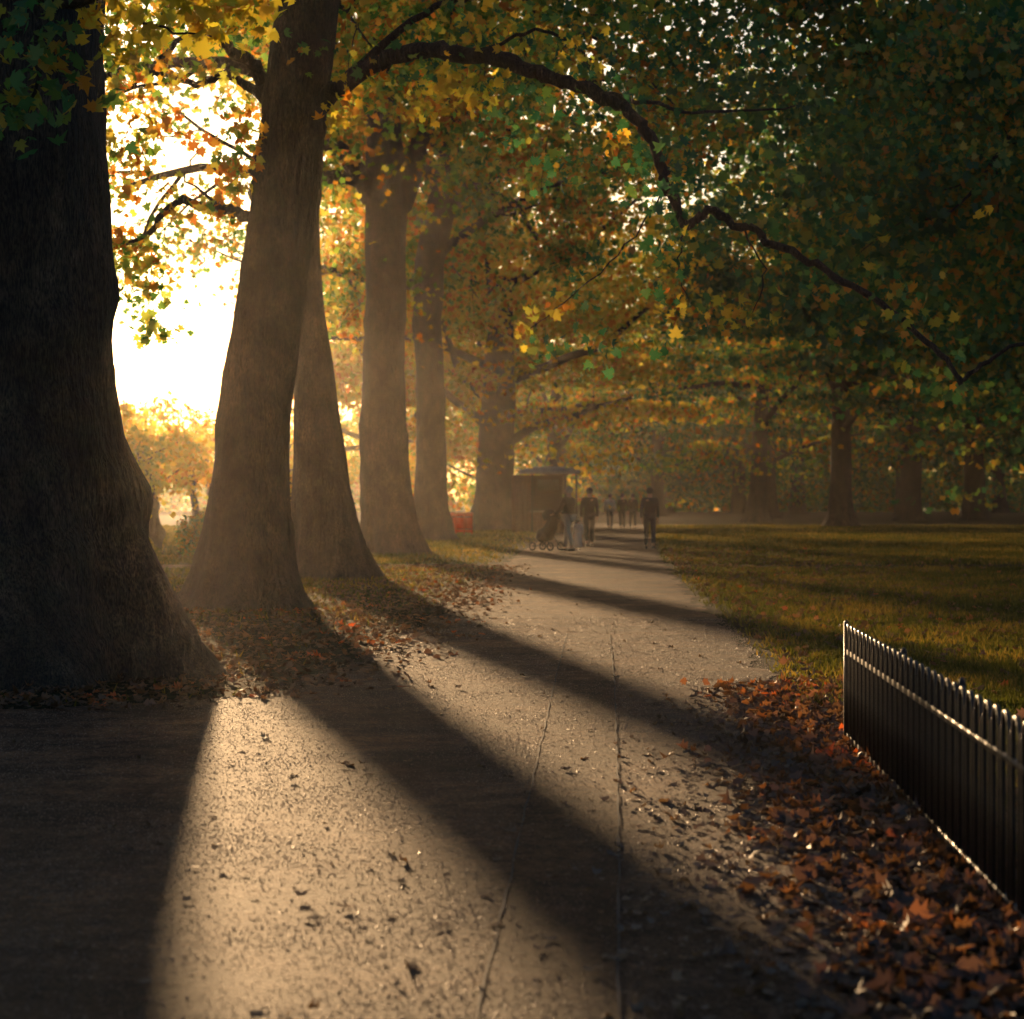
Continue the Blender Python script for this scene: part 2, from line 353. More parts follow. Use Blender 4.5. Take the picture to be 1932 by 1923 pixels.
def blob(lst, n, D, sx, sy, sd):
    return np.concatenate([sprig(a, b, D+R.uniform(-1.5, 1.5), n, sx, sy, sd) for a, b in lst])
alongp = smooth_path(arch+arch2, 5)
grn = []
for p in alongp[8:]:
    c = p+R.normal(size=3)*[.5, .8, .3]+[0, .5, .25]; grn.append(c+R.normal(size=(9, 3))*[.25, .3, .16])
grn.append(blob([(R.uniform(950, 1950), R.uniform(-20, 330)) for _ in range(50)], 26, 34, 40, 24, .5))
grn.append(blob([(R.uniform(1000, 1300), R.uniform(480, 700)) for _ in range(7)], 10, 27, 26, 20, .4))
grn = np.concatenate(grn)
lw = blob([(R.uniform(200, 500), R.uniform(40, 330)) for _ in range(30)], 22, 30, 22, 16, .6)
lw = np.concatenate([lw, blob([(R.uniform(205, 300), R.uniform(300, 640)) for _ in range(15)], 20, 31, 20, 14, .6), blob([(R.uniform(300, 450), R.uniform(340, 430)) for _ in range(6)], 18, 31, 20, 12, .5)])
make_tree(x2, D2, edges_to_sec(E2, D2, x2), 8, M_MIX, .17, LOBED, (2.5, 0, 14, 9, 9, 5.5), 260, 16,
          'leaning plane tree with mottled bark and long arching branch', limbs=L2, auto=(6, 8, .2), zt=(10, 13), filt=gap_filter(.25),
          extra=[(yel, M_YEL, .15), (org, M_GOLD, .15), (grn, M_GREEN, .15), (lw, M_MIX, .15)], k=64)

# tree three
D3 = 41; x3 = at(630, 1092, D3)[0]
E3 = [(1100, 540, 722), (1080, 550, 708), (1040, 552, 690), (1000, 553, 680), (900, 553, 658), (800, 554, 643), (700, 558, 630), (600, 562, 613), (500, 556, 604), (400, 545, 603), (300, 545, 607), (100, 560, 625), (-200, 590, 650), (-420, 610, 660)]
make_tree(x3, D3, edges_to_sec(E3, D3, x3), 15, M_MIX, .18, HEX, (1, 0, 15, 9, 9, 6.5), 240, 18,
          'plane tree with wide base in shadowed grass verge', auto=(7, 8, .18), zt=(9, 14), filt=gap_filter(.3), k=48)
# tree four
D4 = 60; x4 = at(740, 1045, D4)[0]
E4 = [(1052, 668, 828), (1040, 674, 808), (1015, 678, 795), (980, 680, 785), (900, 680, 775), (800, 681, 768), (700, 684, 763), (600, 688, 765), (500, 690, 766), (400, 690, 768), (330, 690, 768), (250, 692, 756), (150, 694, 750), (0, 700, 745), (-150, 705, 735)]
make_tree(x4, D4, edges_to_sec(E4, D4, x4), 22, M_MIX, .22, HEX, (1, 0, 16, 9.5, 9, 7.5), 230, 17,
          'tall straight plane tree forking high above the path',
          limbs=[([at(700, 370, 60), at(672, 320, 59.5), at(640, 285, 59), at(600, 262, 58), at(540, 200, 57)], .32, .12, 10),
                 ([at(752, 390, 60), at(780, 320, 60), at(797, 250, 60), at(815, 120, 60), at(850, -20, 60)], .36, .16, 10)],
          auto=(7, 8, .2), zt=(10, 15), filt=gap_filter(.3))
# tree five
D5 = 80; x5 = at(820, 1020, D5)[0]
E5 = [(1026, 770, 872), (1010, 776, 858), (980, 780, 850), (900, 783, 843), (800, 785, 840), (700, 785, 838), (600, 779, 833), (500, 782, 838), (430, 795, 852), (350, 815, 862), (250, 835, 872), (100, 845, 872), (-50, 850, 872)]
make_tree(x5, D5, edges_to_sec(E5, D5, x5), 29, M_MIX, .26, HEX, (2, 0, 16, 9, 9, 8), 220, 16,
          'plane tree with upper trunk bending over the path',
          limbs=[([at(850, 400, 80), at(880, 360, 79), at(920, 335, 78), at(1000, 320, 77)], .25, .1, 8),
                 ([at(800, 430, 80), at(775, 400, 80), at(740, 330, 80)], .2, .08, 8)],
          auto=(7, 8, .22), zt=(9, 16), filt=gap_filter(.3))

def sec_simple(r, h, lean=0.0, flare=1.9):
    return [(-.15, 0, r*flare), (.1, 0, r*flare*.92), (.4, 0, r*flare*.75), (1.0, 0, r*1.22), (2.2, lean*.2, r*1.02), (h*.5, lean*.5, r*.9), (h, lean, r*.5)]
# tree with huge flared base beside the kiosk
make_tree(at(930, 995, 108)[0], 108, sec_simple(.95, 13, .5, 1.9), 37, M_GOLD, .36, KITE, (0, 0, 13.5, 9, 8, 11), 200, 28,
          'broad plane tree with flared roots beside the kiosk', auto=(9, 9, .25), zt=(4, 13), maxl=1, k=30, sig=(.8, .4), filt=gap_filter(.2))
bgA = [(-7.5, 128, 9, 13, 10.5, M_GOLD), (-1, 138, 9, 14, 12, M_MIX), (3, 168, 10, 15, 13, M_MIX), (-13, 158, 9, 12, 9.5, M_GOLD), (-7, 182, 10, 15, 13, M_MIX),
       (5, 215, 11, 16, 14, M_MIX), (17, 148, 9, 14, 11.5, M_MIX), (22, 182, 10, 15, 13, M_GREEN), (14, 205, 10, 16, 14, M_GREEN), (-3, 225, 11, 17, 15, M_MIX)]
i = 0
for (bx, by, cr, cz, rz, mm) in bgA:
    i += 1
    make_tree(bx, by, sec_simple(.6, 12, R.uniform(-.6, .6)), 50+i, mm, .4, KITE, (0, 0, cz, cr, cr, rz), 190, 26,
              'autumn plane tree standing along the far path' if mm is not M_GREEN else 'green plane tree on the far lawn', auto=(6, 9, .2), zt=(3.5, 12), maxl=1, ch=(8, 4), k=20, sig=(.85, .42), filt=gap_filter(.1))
bgG = [(29.6, 159, 10, 14.5, 12), (35.2, 162, 10, 14.5, 12.5), (45, 150, 10, 14, 12), (31, 232, 11, 16, 14), (37, 240, 11, 16, 14), (26, 245, 11, 16, 15), (41.5, 226, 10, 15, 14), (50, 195, 11, 15, 14), (18, 250, 11, 17, 16), (62, 215, 11, 15, 14), (8, 270, 12, 17, 16), (60, 262, 12, 17, 16)]
for (bx, by, cr, cz, rz) in bgG:
    i += 1
    make_tree(bx, by, sec_simple(.8, 12, R.uniform(-.6, .6), 1.6), 50+i, M_GREEN, .5, KITE, (0, 0, cz, cr, cr, rz), 240, 38,
              'dark green plane tree on the shaded lawn', auto=(6, 9, .2), zt=(4.5, 12), maxl=1, ch=(8, 4), k=20, sig=(.85, .42), bark=M_BARKD)
# nearer trees on the lawn, trunks outside the view
for (bx, by, seed, lf, T_, n_, cz, rz, pr, ex_) in [(13.8, 45, 90, .22, HEX, 440, 13, 7.5, 38, -2.8), (22.5, 78, 91, .3, HEX, 460, 14.5, 11, 44, -3.5), (31, 108, 92, .43, KITE, 340, 15.5, 12, 46, -2), (18.5, 120, 93, .43, KITE, 340, 17, 12.5, 46, 0)]:
    make_tree(bx, by, sec_simple(.6, 12, 0), seed, M_GREEN, lf, T_, (ex_, 0, cz, 11, 9, rz), n_, pr,
              'large green plane tree spreading over the lawn', auto=(8, 8.5, .2), zt=(5, 12), maxl=2 if by < 50 else 1, ch=(4, 3) if by < 50 else (8, 3), k=24, sig=(.6, .32))
# small golden trees in the low sun
for (bx, by, h, seed, r_) in [(at(300, 1035, 67)[0], 67, 4.6, 101, .07), (-13.5, 92, 5.6, 102, .1), (-19.5, 104, 6.2, 103, .12), (-9.8, 97, 5.4, 104, .1), (-17.5, 125, 7, 105, .14), (-24, 130, 7.5, 106, .15), (-14, 138, 7, 107, .15)]:
    make_tree(bx, by, [(-.1, 0, r_*1.6), (.3, -.05, r_*1.1), (h*.4, -.3, r_*.8), (h*.7, -.6, r_*.4)], seed, M_GOLD, .2, HEX, (-.4, 0, h*.66, h*.42, h*.42, h*.36), 50, 22,
              'young golden-leaved tree on the sunlit grass', auto=(7, h*.42, r_*.6), zt=(h*.3, h*.68), maxl=1, ch=(6, 4), k=12, sig=(.3, .2), droop=0.0, group='young golden trees', kind='young_tree', bark=M_BARKD, topk=.2)

# far wood
rng = np.random.default_rng(77)
for nm_, x0_, x1_, n_, m_ in (('distant_woodland', -110, 2, 420, M_MIX), ('distant_woodland', 2, 130, 1300, M_GREEN)):
    X = rng.uniform(x0_, x1_, n_); Y = rng.uniform(285, 320, n_)
    top = np.where(X < -25, 7, np.where(X < -12, 12, 19)); Z = rng.uniform(0, 1, n_)*top
    low = rng.random(n_) < (.35 if x0_ > 0 else .2); Z = np.where(low, rng.uniform(0, 5, n_), Z)
    wp = np.repeat(np.stack([X, Y, Z], 1), 45, 0); wp = wp+rng.normal(size=wp.shape)*[1.8, 1.6, 1.1]
    wp = wp[wp[:, 2] > 0]
    o = add(nm_, leaf_mesh(nm_, wp, .95, KITE, rng), m_); o['kind'] = 'stuff'; o['label'] = 'hazy belt of trees beyond the lawns'; o['category'] = 'woodland'

# shrubs
for (px_, D_, w_, h_, m_) in [(375, 56, .55, .62, M_GREEN), (455, 75, .8, .8, M_GREEN)]:
    c = at(px_, 0, D_); rt = empty('bush', (c[0], D_, 0), 'low dark green bush on the verge', 'bush')
    rng = np.random.default_rng(int(px_)); u = rng.normal(size=(2600, 3)); u /= np.linalg.norm(u, axis=1)[:, None]
    C = u*(rng.random((2600, 1))**.4)*[w_, w_, h_]*(1+.2*np.sin(u[:, :1]*6))+[0, 0, h_*.95]
    add('foliage', leaf_mesh('foliage', C, .09, KITE, rng), m_, rt)
    tb = Tubes()
    for q in range(7):
        a = q*.9; tb.tube([(0, 0, -.02), (math.cos(a)*w_*.3, math.sin(a)*w_*.3, h_*.6), (math.cos(a)*w_*.6, math.sin(a)*w_*.6, h_*1.3)], [.02, .014, .006], 5)
    add('stem', tb.mesh('stem'), M_BARKD, rt)

# ------------------------------------------------------------ ground
def grid_sheet(name, xs_of_y, ys, nx, z):
    V = []
    for y in ys:
        a, b = xs_of_y(y)
        for t in np.linspace(0, 1, nx+1):
            V.append((a+(b-a)*t, y, z))
    V = np.array(V); w = nx+1; lp = []
    for j in range(len(ys)-1):
        for i_ in range(nx):
            lp += [j*w+i_, j*w+i_+1, (j+1)*w+i_+1, (j+1)*w+i_]
    n = len(lp)//4
    return mesh_np(name, V, lp, np.arange(n)*4, np.full(n, 4))
def groundmat(name, kind):
    m, nt, out = mat(name); L = nt.links
    g = N(nt, 'ShaderNodeNewGeometry')
    def noise(sc, det, ro=.6):
        n = N(nt, 'ShaderNodeTexNoise'); n.inputs['Scale'].default_value = sc; n.inputs['Detail'].default_value = det; n.inputs['Roughness'].default_value = ro
        L.new(g.outputs['Position'], n.inputs['Vector']); return n
    n1 = noise(.7, 8); n2 = noise(34 if kind != 'lawn' else 25, 8, .85); n3 = noise(4 if kind != 'lawn' else 6, 9, .72); n4 = noise(130, 3, .7)
    v = N(nt, 'ShaderNodeTexVoronoi'); v.inputs['Scale'].default_value = 55; L.new(g.outputs['Position'], v.inputs['Vector'])
    b = N(nt, 'ShaderNodeBsdfPrincipled')
    if kind in ('path', 'patch'):
        k = .78 if kind == 'path' else .55
        r = ramp(nt, [(.35, [c*k for c in (.09, .062, .048)]), (.5, [c*k for c in (.19, .116, .078)]), (.66, [c*k for c in (.32, .182, .108)])])
        r2 = ramp(nt, [(.4, (.25, .23, .22)), (.5, (.9, .88, .85)), (.6, (1.9, 1.75, 1.6))])
        b.inputs['Roughness'].default_value = .76; b.inputs['Specular IOR Level'].default_value = .16
        b.inputs['Specular Tint'].default_value = (1, .58, .34, 1)
        dist = .045; st = 1.0
    else:
        r = ramp(nt, [(.3, (.026, .024, .013)), (.5, (.044, .039, .016)), (.75, (.085, .056, .028))])
        r2 = ramp(nt, [(.3, (.4, .4, .4)), (.7, (1.4, 1.4, 1.3))])
        b.inputs['Roughness'].default_value = .95; b.inputs['Specular IOR Level'].default_value = .08
        dist = .06; st = .9
    L.new(n1.outputs['Fac'], r.inputs[0]); L.new(n2.outputs['Fac'], r2.inputs[0])
    mx = N(nt, 'ShaderNodeMix', data_type='RGBA', blend_type='MULTIPLY'); mx.inputs[0].default_value = .95
    L.new(r.outputs[0], mx.inputs[6]); L.new(r2.outputs[0], mx.inputs[7])
    r3 = ramp(nt, [(.4, (.42, .42, .44)), (.6, (1.4, 1.34, 1.22))]); L.new(n3.outputs['Fac'], r3.inputs[0])
    mx3 = N(nt, 'ShaderNodeMix', data_type='RGBA', blend_type='MULTIPLY'); mx3.inputs[0].default_value = .9
    L.new(mx.outputs[2], mx3.inputs[6]); L.new(r3.outputs[0], mx3.inputs[7]); L.new(mx3.outputs[2], b.inputs['Base Color'])
    h1 = N(nt, 'ShaderNodeMath', operation='MULTIPLY_ADD'); h1.inputs[1].default_value = .35
    L.new(v.outputs['Distance'], h1.inputs[0]); L.new(n2.outputs['Fac'], h1.inputs[2])
    h2 = N(nt, 'ShaderNodeMath', operation='MULTIPLY_ADD'); h2.inputs[1].default_value = 1.3
    L.new(n3.outputs['Fac'], h2.inputs[0]); L.new(h1.outputs[0], h2.inputs[2])
    h3 = N(nt, 'ShaderNodeMath', operation='MULTIPLY_ADD'); h3.inputs[1].default_value = .25
    L.new(n4.outputs['Fac'], h3.inputs[0]); L.new(h2.outputs[0], h3.inputs[2])
    bp = N(nt, 'ShaderNodeBump'); bp.inputs['Strength'].default_value = st; bp.inputs['Distance'].default_value = dist
    L.new(h3.outputs[0], bp.inputs['Height']); L.new(bp.outputs[0], b.inputs['Normal'])
    L.new(b.outputs[0], out.inputs[0]); return m
M_PATH = groundmat('gravel_asphalt', 'path'); M_PATCH = groundmat('asphalt_patch', 'patch'); M_LAWN = groundmat('lawn_soil', 'lawn')
ys = list(np.linspace(-60, 330, 60))+[400, 700, 1500, 4000]
o = add('ground', grid_sheet('ground', lambda y: (-2500, 2500) if y > 350 else (-400, 400), ys, 30, 0), M_LAWN); o['kind'] = 'structure'; o['label'] = 'park lawn ground'
def wig(y, s): return .07*math.sin(y*2.1+s)+.05*math.sin(y*4.7+s*2)+.03*math.sin(y*11+s)+.02*math.sin(y*23+s)
def pe(y):
    if y < 15.3: return (-40, float(path_R(y))+wig(y, 1))
    a = float(path_L(y))+wig(y, 4)
    return (a, float(path_R(y))+wig(y, 1))
ys = list(np.arange(-10, 15.3, .12))+[15.3, 15.32]+list(np.arange(15.5, 60, .15))+list(np.arange(60, 320, 4))
o = add('path', grid_sheet('path', pe, ys, 6, .004), M_PATH); o['kind'] = 'structure'; o['label'] = 'brown gravel and asphalt park path'
def patch_e(y): return (float(np.interp(y, [0, 6.2, 10.9, 17, 24], [-.25, -.1, .09, .33, .62]))+.03*wig(y, 3), float(np.interp(y, [0, 6.2, 10, 17, 24], [.2, .31, .5, .82, 1.1]))+.02*wig(y, 2))
ysp = list(np.arange(0, 24, .1))
o = add('path_repair_strip', grid_sheet('path_repair_strip', patch_e, ysp, 1, .008), M_PATCH); o['kind'] = 'structure'; o['label'] = 'darker repaired strip in the path'
M_SEAM = plain('tar_seam', (.035, .027, .022), .8, 0, .3, 8)
for e_ in (0, 1):
    o = add('path_seam', grid_sheet('path_seam', lambda y: (patch_e(y)[e_]-.004-.003*math.sin(y*5), patch_e(y)[e_]+.004+.003*math.sin(y*9)), ysp, 1, .0115), M_SEAM); o['kind'] = 'structure'; o['label'] = 'dark tar seam along the path'
o = add('side_path', grid_sheet('side_path', lambda y: (-40, -5.8), [47.6, 48.5, 49.8], 4, .004), M_PATH); o['kind'] = 'structure'

# loose grit on the path: small angular stones
rng = np.random.default_rng(41)
n = 260000; Y = 5.3+(rng.random(n)**1.2)*22; X = rng.uniform(-.27, .27, n)*Y
k_ = (X < path_R(Y)+.1) & ((Y < 15.2) | (X > path_L(Y)-.1)); 
cl = .5+.5*np.sin(X*3.1+1.7*np.sin(Y*1.3))*np.sin(Y*2.3+X); k_ &= rng.random(n) < .15+.85*cl
k_ &= ~((X > np.interp(Y, [0, 6.2, 10.9, 17, 24], [-.25, -.1, .09, .33, .62])) & (X < np.interp(Y, [0, 6.2, 10, 17, 24], [.2, .31, .5, .82, 1.1])) & (rng.random(n) < .4))
X = X[k_]; Y = Y[k_]; n = len(X)
s_ = rng.uniform(.0016, .0038, n)*(1+Y/20)*np.where(rng.random(n) < .03, 1.7, 1); a = rng.uniform(0, 6.28, n)
V = np.zeros((n, 4, 3))
for q in range(3):
    rr_ = s_*rng.uniform(.7, 1.2, n); V[:, q] = np.stack([X+rr_*np.cos(a+q*2.094), Y+rr_*np.sin(a+q*2.094), np.full(n, .003)], 1)
V[:, 3] = np.stack([X+rng.normal(0, .25, n)*s_, Y+rng.normal(0, .25, n)*s_, .0045+s_*rng.uniform(.5, 1.0, n)], 1)
V[:, :, 2] += .004*((X > np.interp(Y, [0, 6.2, 10.9, 17, 24], [-.25, -.1, .09, .33, .62])) & (X < np.interp(Y, [0, 6.2, 10, 17, 24], [.2, .31, .5, .82, 1.1])))[:, None]
tri = np.array([0, 1, 3, 1, 2, 3, 2, 0, 3]); lp = (np.arange(n)[:, None]*4+tri).ravel()
o = add('gravel', mesh_np('gravel', V.reshape(-1, 3), lp, np.arange(n*3)*3, np.full(n*3, 3)), plain('gravel_stone', (.26, .155, .1), .42, 0, .5, 25)); o['kind'] = 'stuff'; o['label'] = 'fine loose grit on the path surface'; o['category'] = 'gravel'

# grass blades
rng = np.random.default_rng(5)
n = 330000
Y = 15.4+(rng.random(n)**1.6)*110; X = rng.uniform(-.26, .26, n)*Y
Lm = path_L(Y); Rm = path_R(Y)
dl = Lm-X; dr = X-Rm
pat = .5+.5*np.sin(X*1.7+np.sin(Y*.9)*2)*np.sin(Y*.8+X*.6)
vd = np.clip((Y-24)/22, .05, 1)*.85
ok = ((dl > .0) & (rng.random(n) < np.clip(dl/2, .05, 1)*vd*(.2+.9*pat))) | ((dr > .05) & (rng.random(n) < np.clip(dr/.8, .1, 1)))
ok &= np.abs(Y-48.7) > 1.2
X = X[ok]; Y = Y[ok]
X2 = rng.uniform(1.9, 5, 26000); Y2 = rng.uniform(4.5, 15.5, 26000); k2 = X2 > path_R(Y2)+.45
X = np.concatenate([X, X2[k2]]); Y = np.concatenate([Y, Y2[k2]]); n = len(X)
hb = rng.uniform(.025, .07, n)*(1+Y/80); wb = .004*(1+Y/12); a = rng.uniform(0, 6.28, n); ln = rng.normal(0, .45, (n, 2))*hb[:, None]
V = np.zeros((n, 3, 3)); dx = np.cos(a)*wb; dy = np.sin(a)*wb
V[:, 0] = np.stack([X-dx, Y-dy, 0*X], 1); V[:, 1] = np.stack([X+dx, Y+dy, 0*X], 1); V[:, 2] = np.stack([X+ln[:, 0], Y+ln[:, 1], hb], 1)
o = add('grass', mesh_np('grass', V.reshape(-1, 3), np.arange(n*3), np.arange(n)*3, np.full(n, 3)), M_BLADE); o['kind'] = 'stuff'; o['label'] = 'short park grass'; o['category'] = 'grass'

# fallen leaves
def litter(name, X, Y, size, lift, tilt, seed, m, lab, T=LOBED):
    rng = np.random.default_rng(seed); C = np.stack([X, Y, rng.random(len(X))**2*lift+.012], 1)
    o = add(name, leaf_mesh(name, C, size, T, rng, tilt=tilt, curl=.5, svar=.45), m); o['kind'] = 'stuff'; o['label'] = lab; o['category'] = 'fallen leaves'
rng = np.random.default_rng(9)
n = 4300; Y = 4.5+rng.random(n)**.9*13; X = path_R(Y)+rng.normal(.25, .32, n)
litter('fallen_leaves', X, Y, .07, .04, .6, 1, M_LITTER, 'drift of dry brown and orange leaves beside the fence')
n = 1700; Y = 4.5+rng.random(n)*12; X = path_R(Y)-np.abs(rng.normal(0, .42, n))
litter('fallen_leaves', X, Y, .045, .01, .3, 11, M_PALE, 'thin leaves strewn at the path edge')
n = 3600; Y = 5+rng.random(n)**.8*60; X = path_R(Y)+np.abs(rng.normal(0, 3, n))+.2
litter('fallen_leaves', X, Y, .09, .06, .5, 2, M_LITTER, 'brown leaves lying on the lawn')
n = 11000; Y = 15.2+rng.random(n)**1.3*34; X = path_L(Y)-rng.normal(1.0, 2.0, n)
k_ = X < path_L(Y)+.15+np.abs(rng.normal(0, .45, n)); litter('fallen_leaves', X[k_], Y[k_], .07, .025, .4, 3, M_LITTER, 'leaf litter over the tree verge')
n = 600; Y = 5+rng.random(n)*28; X = rng.uniform(-.25, .2, n)*Y; k_ = X < path_R(Y); litter('fallen_leaves', X[k_], Y[k_], .05, .002, .08, 4, M_PALE, 'scattered dry leaves on the path')
n = 2500; Y = 5+rng.random(n)*22; X = rng.uniform(-.3, .3, n)*Y; k_ = X < path_R(Y); litter('fallen_leaves', X[k_], Y[k_], .014, .002, .2, 6, M_PALE, 'small leaf fragments on the path', KITE)

# ------------------------------------------------------------ fence
M_IRON = plain('black_iron_paint', (.009, .01, .01), .38, 0, .3, 40)
fa = np.array([2.08, 13.27]); fb = np.array([1.78, 7.4]); fd = (fb-fa)/np.linalg.norm(fb-fa); ang = math.atan2(fd[1], fd[0])
fence = empty('park_fence', (fa[0], fa[1], 0), 'low black hoop-top iron park fence beside leaf drift', 'fence', rot=(0, 0, ang))
LEN = 8.4
for z, hh, nm in ((.045, .035, 'bottom_rail'), (.565, .03, 'top_rail')):
    tb = Tubes(); tb.box((LEN/2+.02, 0, z), (LEN, .012, hh)); add(nm, tb.mesh(nm, False), M_IRON, fence)
tb = Tubes(); hw = .06; zt_ = .672; P = [(-hw, 0, .02), (-hw, 0, .35), (-hw, 0, zt_)]+[(-hw*math.cos(t), 0, zt_+hw*math.sin(t)) for t in np.linspace(.25, 2.9, 9)]+[(hw, 0, zt_), (hw, 0, .35), (hw, 0, .02)]
tb.tube(P, .0095, 8); hoop = tb.mesh('hoop_bar')
s_ = .12
while s_ < LEN-.1:
    add('hoop_bar', hoop, M_IRON, fence, (s_, 0.0, 0)); s_ += .2
tb = Tubes(); tb.tube([(0, 0, .02), (0, 0, .62), (0, 0, .66), (0, 0, .69)], [.0085, .0085, .007, .001], 8); pk = tb.mesh('plain_bar')
s_ = .22
while s_ < LEN-.1:
    add('plain_bar', pk, M_IRON, fence, (s_, 0.0, 0)); s_ += .2
tb = Tubes(); tb.box((0, 0, .37), (.03, .03, .74)); tb.tube([(0, 0, .735), (0, 0, .745), (0, 0, .76)], [.012, .016, .004], 8); pm = tb.mesh('post', False)
for s_ in (0, 2.5, 4.35, 6.3, 8.3): add('post', pm, M_IRON, fence, (s_, .025 if s_ else 0, 0))

# ------------------------------------------------------------ people
M_SKIN = plain('skin', (.45, .27, .19), .5, 0, .05); M_BLACK = plain('black_cloth', (.008, .009, .011), .9); M_NAVY = plain('navy_cloth', (.01, .015, .026), .9)
M_CREAM = plain('cream_cloth', (.55, .45, .32), .85); M_WHITE = plain('white_cloth', (.6, .56, .48), .85); M_GREY = plain('grey_hair', (.22, .2, .18), .7)
M_HAIR = plain('dark_hair', (.02, .014, .01), .6); M_SHOE = plain('shoe_leather', (.02, .018, .016), .5); M_DENIM = plain('dark_denim', (.014, .02, .034), .9)
def skin_obj(name, verts, edges, radii, m, parent, sub=1, root=0):
    me = bpy.data.meshes.new(name); me.from_pydata([tuple(v) for v in verts], edges, []); me.materials.append(m)
    o = bpy.data.objects.new(name, me); COL.objects.link(o); o.parent = parent
    md = o.modifiers.new('Skin', 'SKIN'); md.use_smooth_shade = True
    sk = me.skin_vertices[0].data
    for i_, r_ in enumerate(radii):
        rr = r_ if isinstance(r_, tuple) else (r_, r_)
        sk[i_].radius = rr; sk[i_].use_root = (i_ == root)
    s = o.modifiers.new('Sub', 'SUBSURF'); s.levels = sub; s.render_levels = sub
    return o
def person(x, y, yaw, label, top, bottom, hair, ht=1.75, stride=.22, hold=None, skirt=False, shoes=None, phase=1):
    root = empty('person', (x, y, 0), label, 'person', rot=(0, 0, yaw)); s = ht/1.75
    root.scale = (s, s, s)
    def leg(sx, f):
        return [(sx*.09, 0, .92), (sx*.095, f*.55+.05, .5), (sx*.095, f-.02, .1+(0.05 if f < 0 else 0)), (sx*.1, f+.13, .035+(0.0 if f < 0 else 0))]
    def arm(sx, f):
        if hold is not None:
            h = np.array(hold)+[sx*.16, 0, 0]; sh = np.array([sx*.19, 0, 1.41]); el = (sh+h)/2+np.array([sx*.06, -.06, -.1]); return [sh, el, h, h+np.array([0, .05, -.01])]
        return [(sx*.19, 0, 1.41), (sx*.235, -.03+f*.3, 1.13), (sx*.235, .06+f, .88), (sx*.225, .08+f*1.15, .80)]
    fl, fr = stride*phase, -stride*phase
    V = [(0, 0, .95), (0, 0, 1.15), (0, .0, 1.34), (0, -.01, 1.47), (0, .0, 1.55), (0, .015, 1.62), (0, .005, 1.69), (0, 0, 1.745)]
    Rr = [(.13, .1), (.125, .09), (.15, .1), (.055, .055), (.058, .06), (.074, .09), (.078, .095), (.045, .055)]
    Ed = [(i_, i_+1) for i_ in range(7)]
    V += [(0, .125, 1.615)]; Rr += [.012]; Ed += [(5, 8)]
    for sx, f in ((1, fr), (-1, fl)):
        b = len(V); A = arm(sx, f*.6); V += A; Rr += [.055, .04, .026, (.035, .018)]; Ed += [(2, b), (b, b+1), (b+1, b+2), (b+2, b+3)]
        pal = np.array(A[3]); dr_ = np.array(A[3])-np.array(A[2]); dr_ = dr_/np.linalg.norm(dr_)
        for q, ln_ in enumerate((.065, .075, .07, .055)):
            c = len(V); off = np.array([0, (q-1.5)*.02, 0]); V += [pal+off+dr_*.04, pal+off+dr_*(.04+ln_*.6)+np.array([-sx*.01, 0, 0]), pal+off+dr_*(.04+ln_)+np.array([-sx*.025, 0, 0])]
            Rr += [.009, .0085, .007]; Ed += [(b+3, c), (c, c+1), (c+1, c+2)]
        c = len(V); V += [pal+np.array([-sx*.02, .035, -.005]), pal+np.array([-sx*.03, .055, -.035])]; Rr += [.011, .008]; Ed += [(b+2, c), (c, c+1)]
    for sx, f in ((1, fl), (-1, fr)):
        b = len(V); V += leg(sx, f); Rr += [.085, .055, .038, (.04, .028)]; Ed += [(0, b), (b, b+1), (b+1, b+2), (b+2, b+3)]
    skin_obj('body', V, Ed, Rr, M_SKIN, root)
    # jacket
    A1, A2 = arm(1, fr*.6), arm(-1, fl*.6)
    V = [(0, 0, 1.15), (0, 0, .86), (0, 0, 1.34), (0, -.01, 1.47)]+[A1[0], A1[1], A1[2]]+[A2[0], A2[1], A2[2]]
    skin_obj('jacket', V, [(0, 1), (0, 2), (2, 3), (2, 4), (4, 5), (5, 6), (2, 7), (7, 8), (8, 9)], [(.17, .13), (.185, .14), (.185, .14), (.075, .07), .075, .06, .045, .075, .06, .045], top, root)
    if skirt:
        tb = Tubes(); tb.tube([(0, 0, 1.0), (0, 0, .8), (0, .02, .5), (0, .03, .16)], [.14, .18, .2, .25], 16); add('skirt', tb.mesh('skirt'), bottom, root)
    else:
        a_, b_ = leg(1, fl), leg(-1, fr)
        V = [(0, 0, .96)]+a_[:3]+b_[:3]
        skin_obj('trousers', V, [(0, 1), (1, 2), (2, 3), (0, 4), (4, 5), (5, 6)], [(.155, .12), .105, .078, .062, .105, .078, .062], bottom, root)
    for sx, f in ((1, fl), (-1, fr)):
        l_ = leg(sx, f); tb = Tubes(); a_ = np.array(l_[2]); z0 = .045
        tb.tube([(a_[0], a_[1]-.07, z0), (a_[0], a_[1]-.03, z0+.01), (a_[0], a_[1]+.05, z0+.005), (a_[0], a_[1]+.14, z0-.005), (a_[0], a_[1]+.19, z0-.012)], [.03, .045, .047, .042, .02], 10)
        add('shoe', tb.mesh('shoe'), shoes or M_SHOE, root)
    tb = Tubes(); zz = np.linspace(0, 1, 7)
    tb.tube([(0, -.022, 1.58+.19*t) for t in zz], [.07, .092, .103, .105, .098, .075, .02], 14); add('hair', tb.mesh('hair'), hair, root)
    return root
def gx_(px, D): return (px-966)/F*D
person(gx_(1112, 70), 70, .05, 'man in black jacket and trousers walking along path', M_BLACK, M_BLACK, M_HAIR, 1.92, .2)
person(gx_(1226, 66), 66, -.05, 'man in dark jacket and dark jeans walking', M_NAVY, M_DENIM, M_HAIR, 1.9, .18, phase=-1)
pr = person(gx_(1073, 63.5), 63.5, .9, 'person in dark coat and cream trousers pushing stroller', M_BLACK, M_CREAM, M_GREY, 1.92, .2, hold=(0, .38, 1.0))
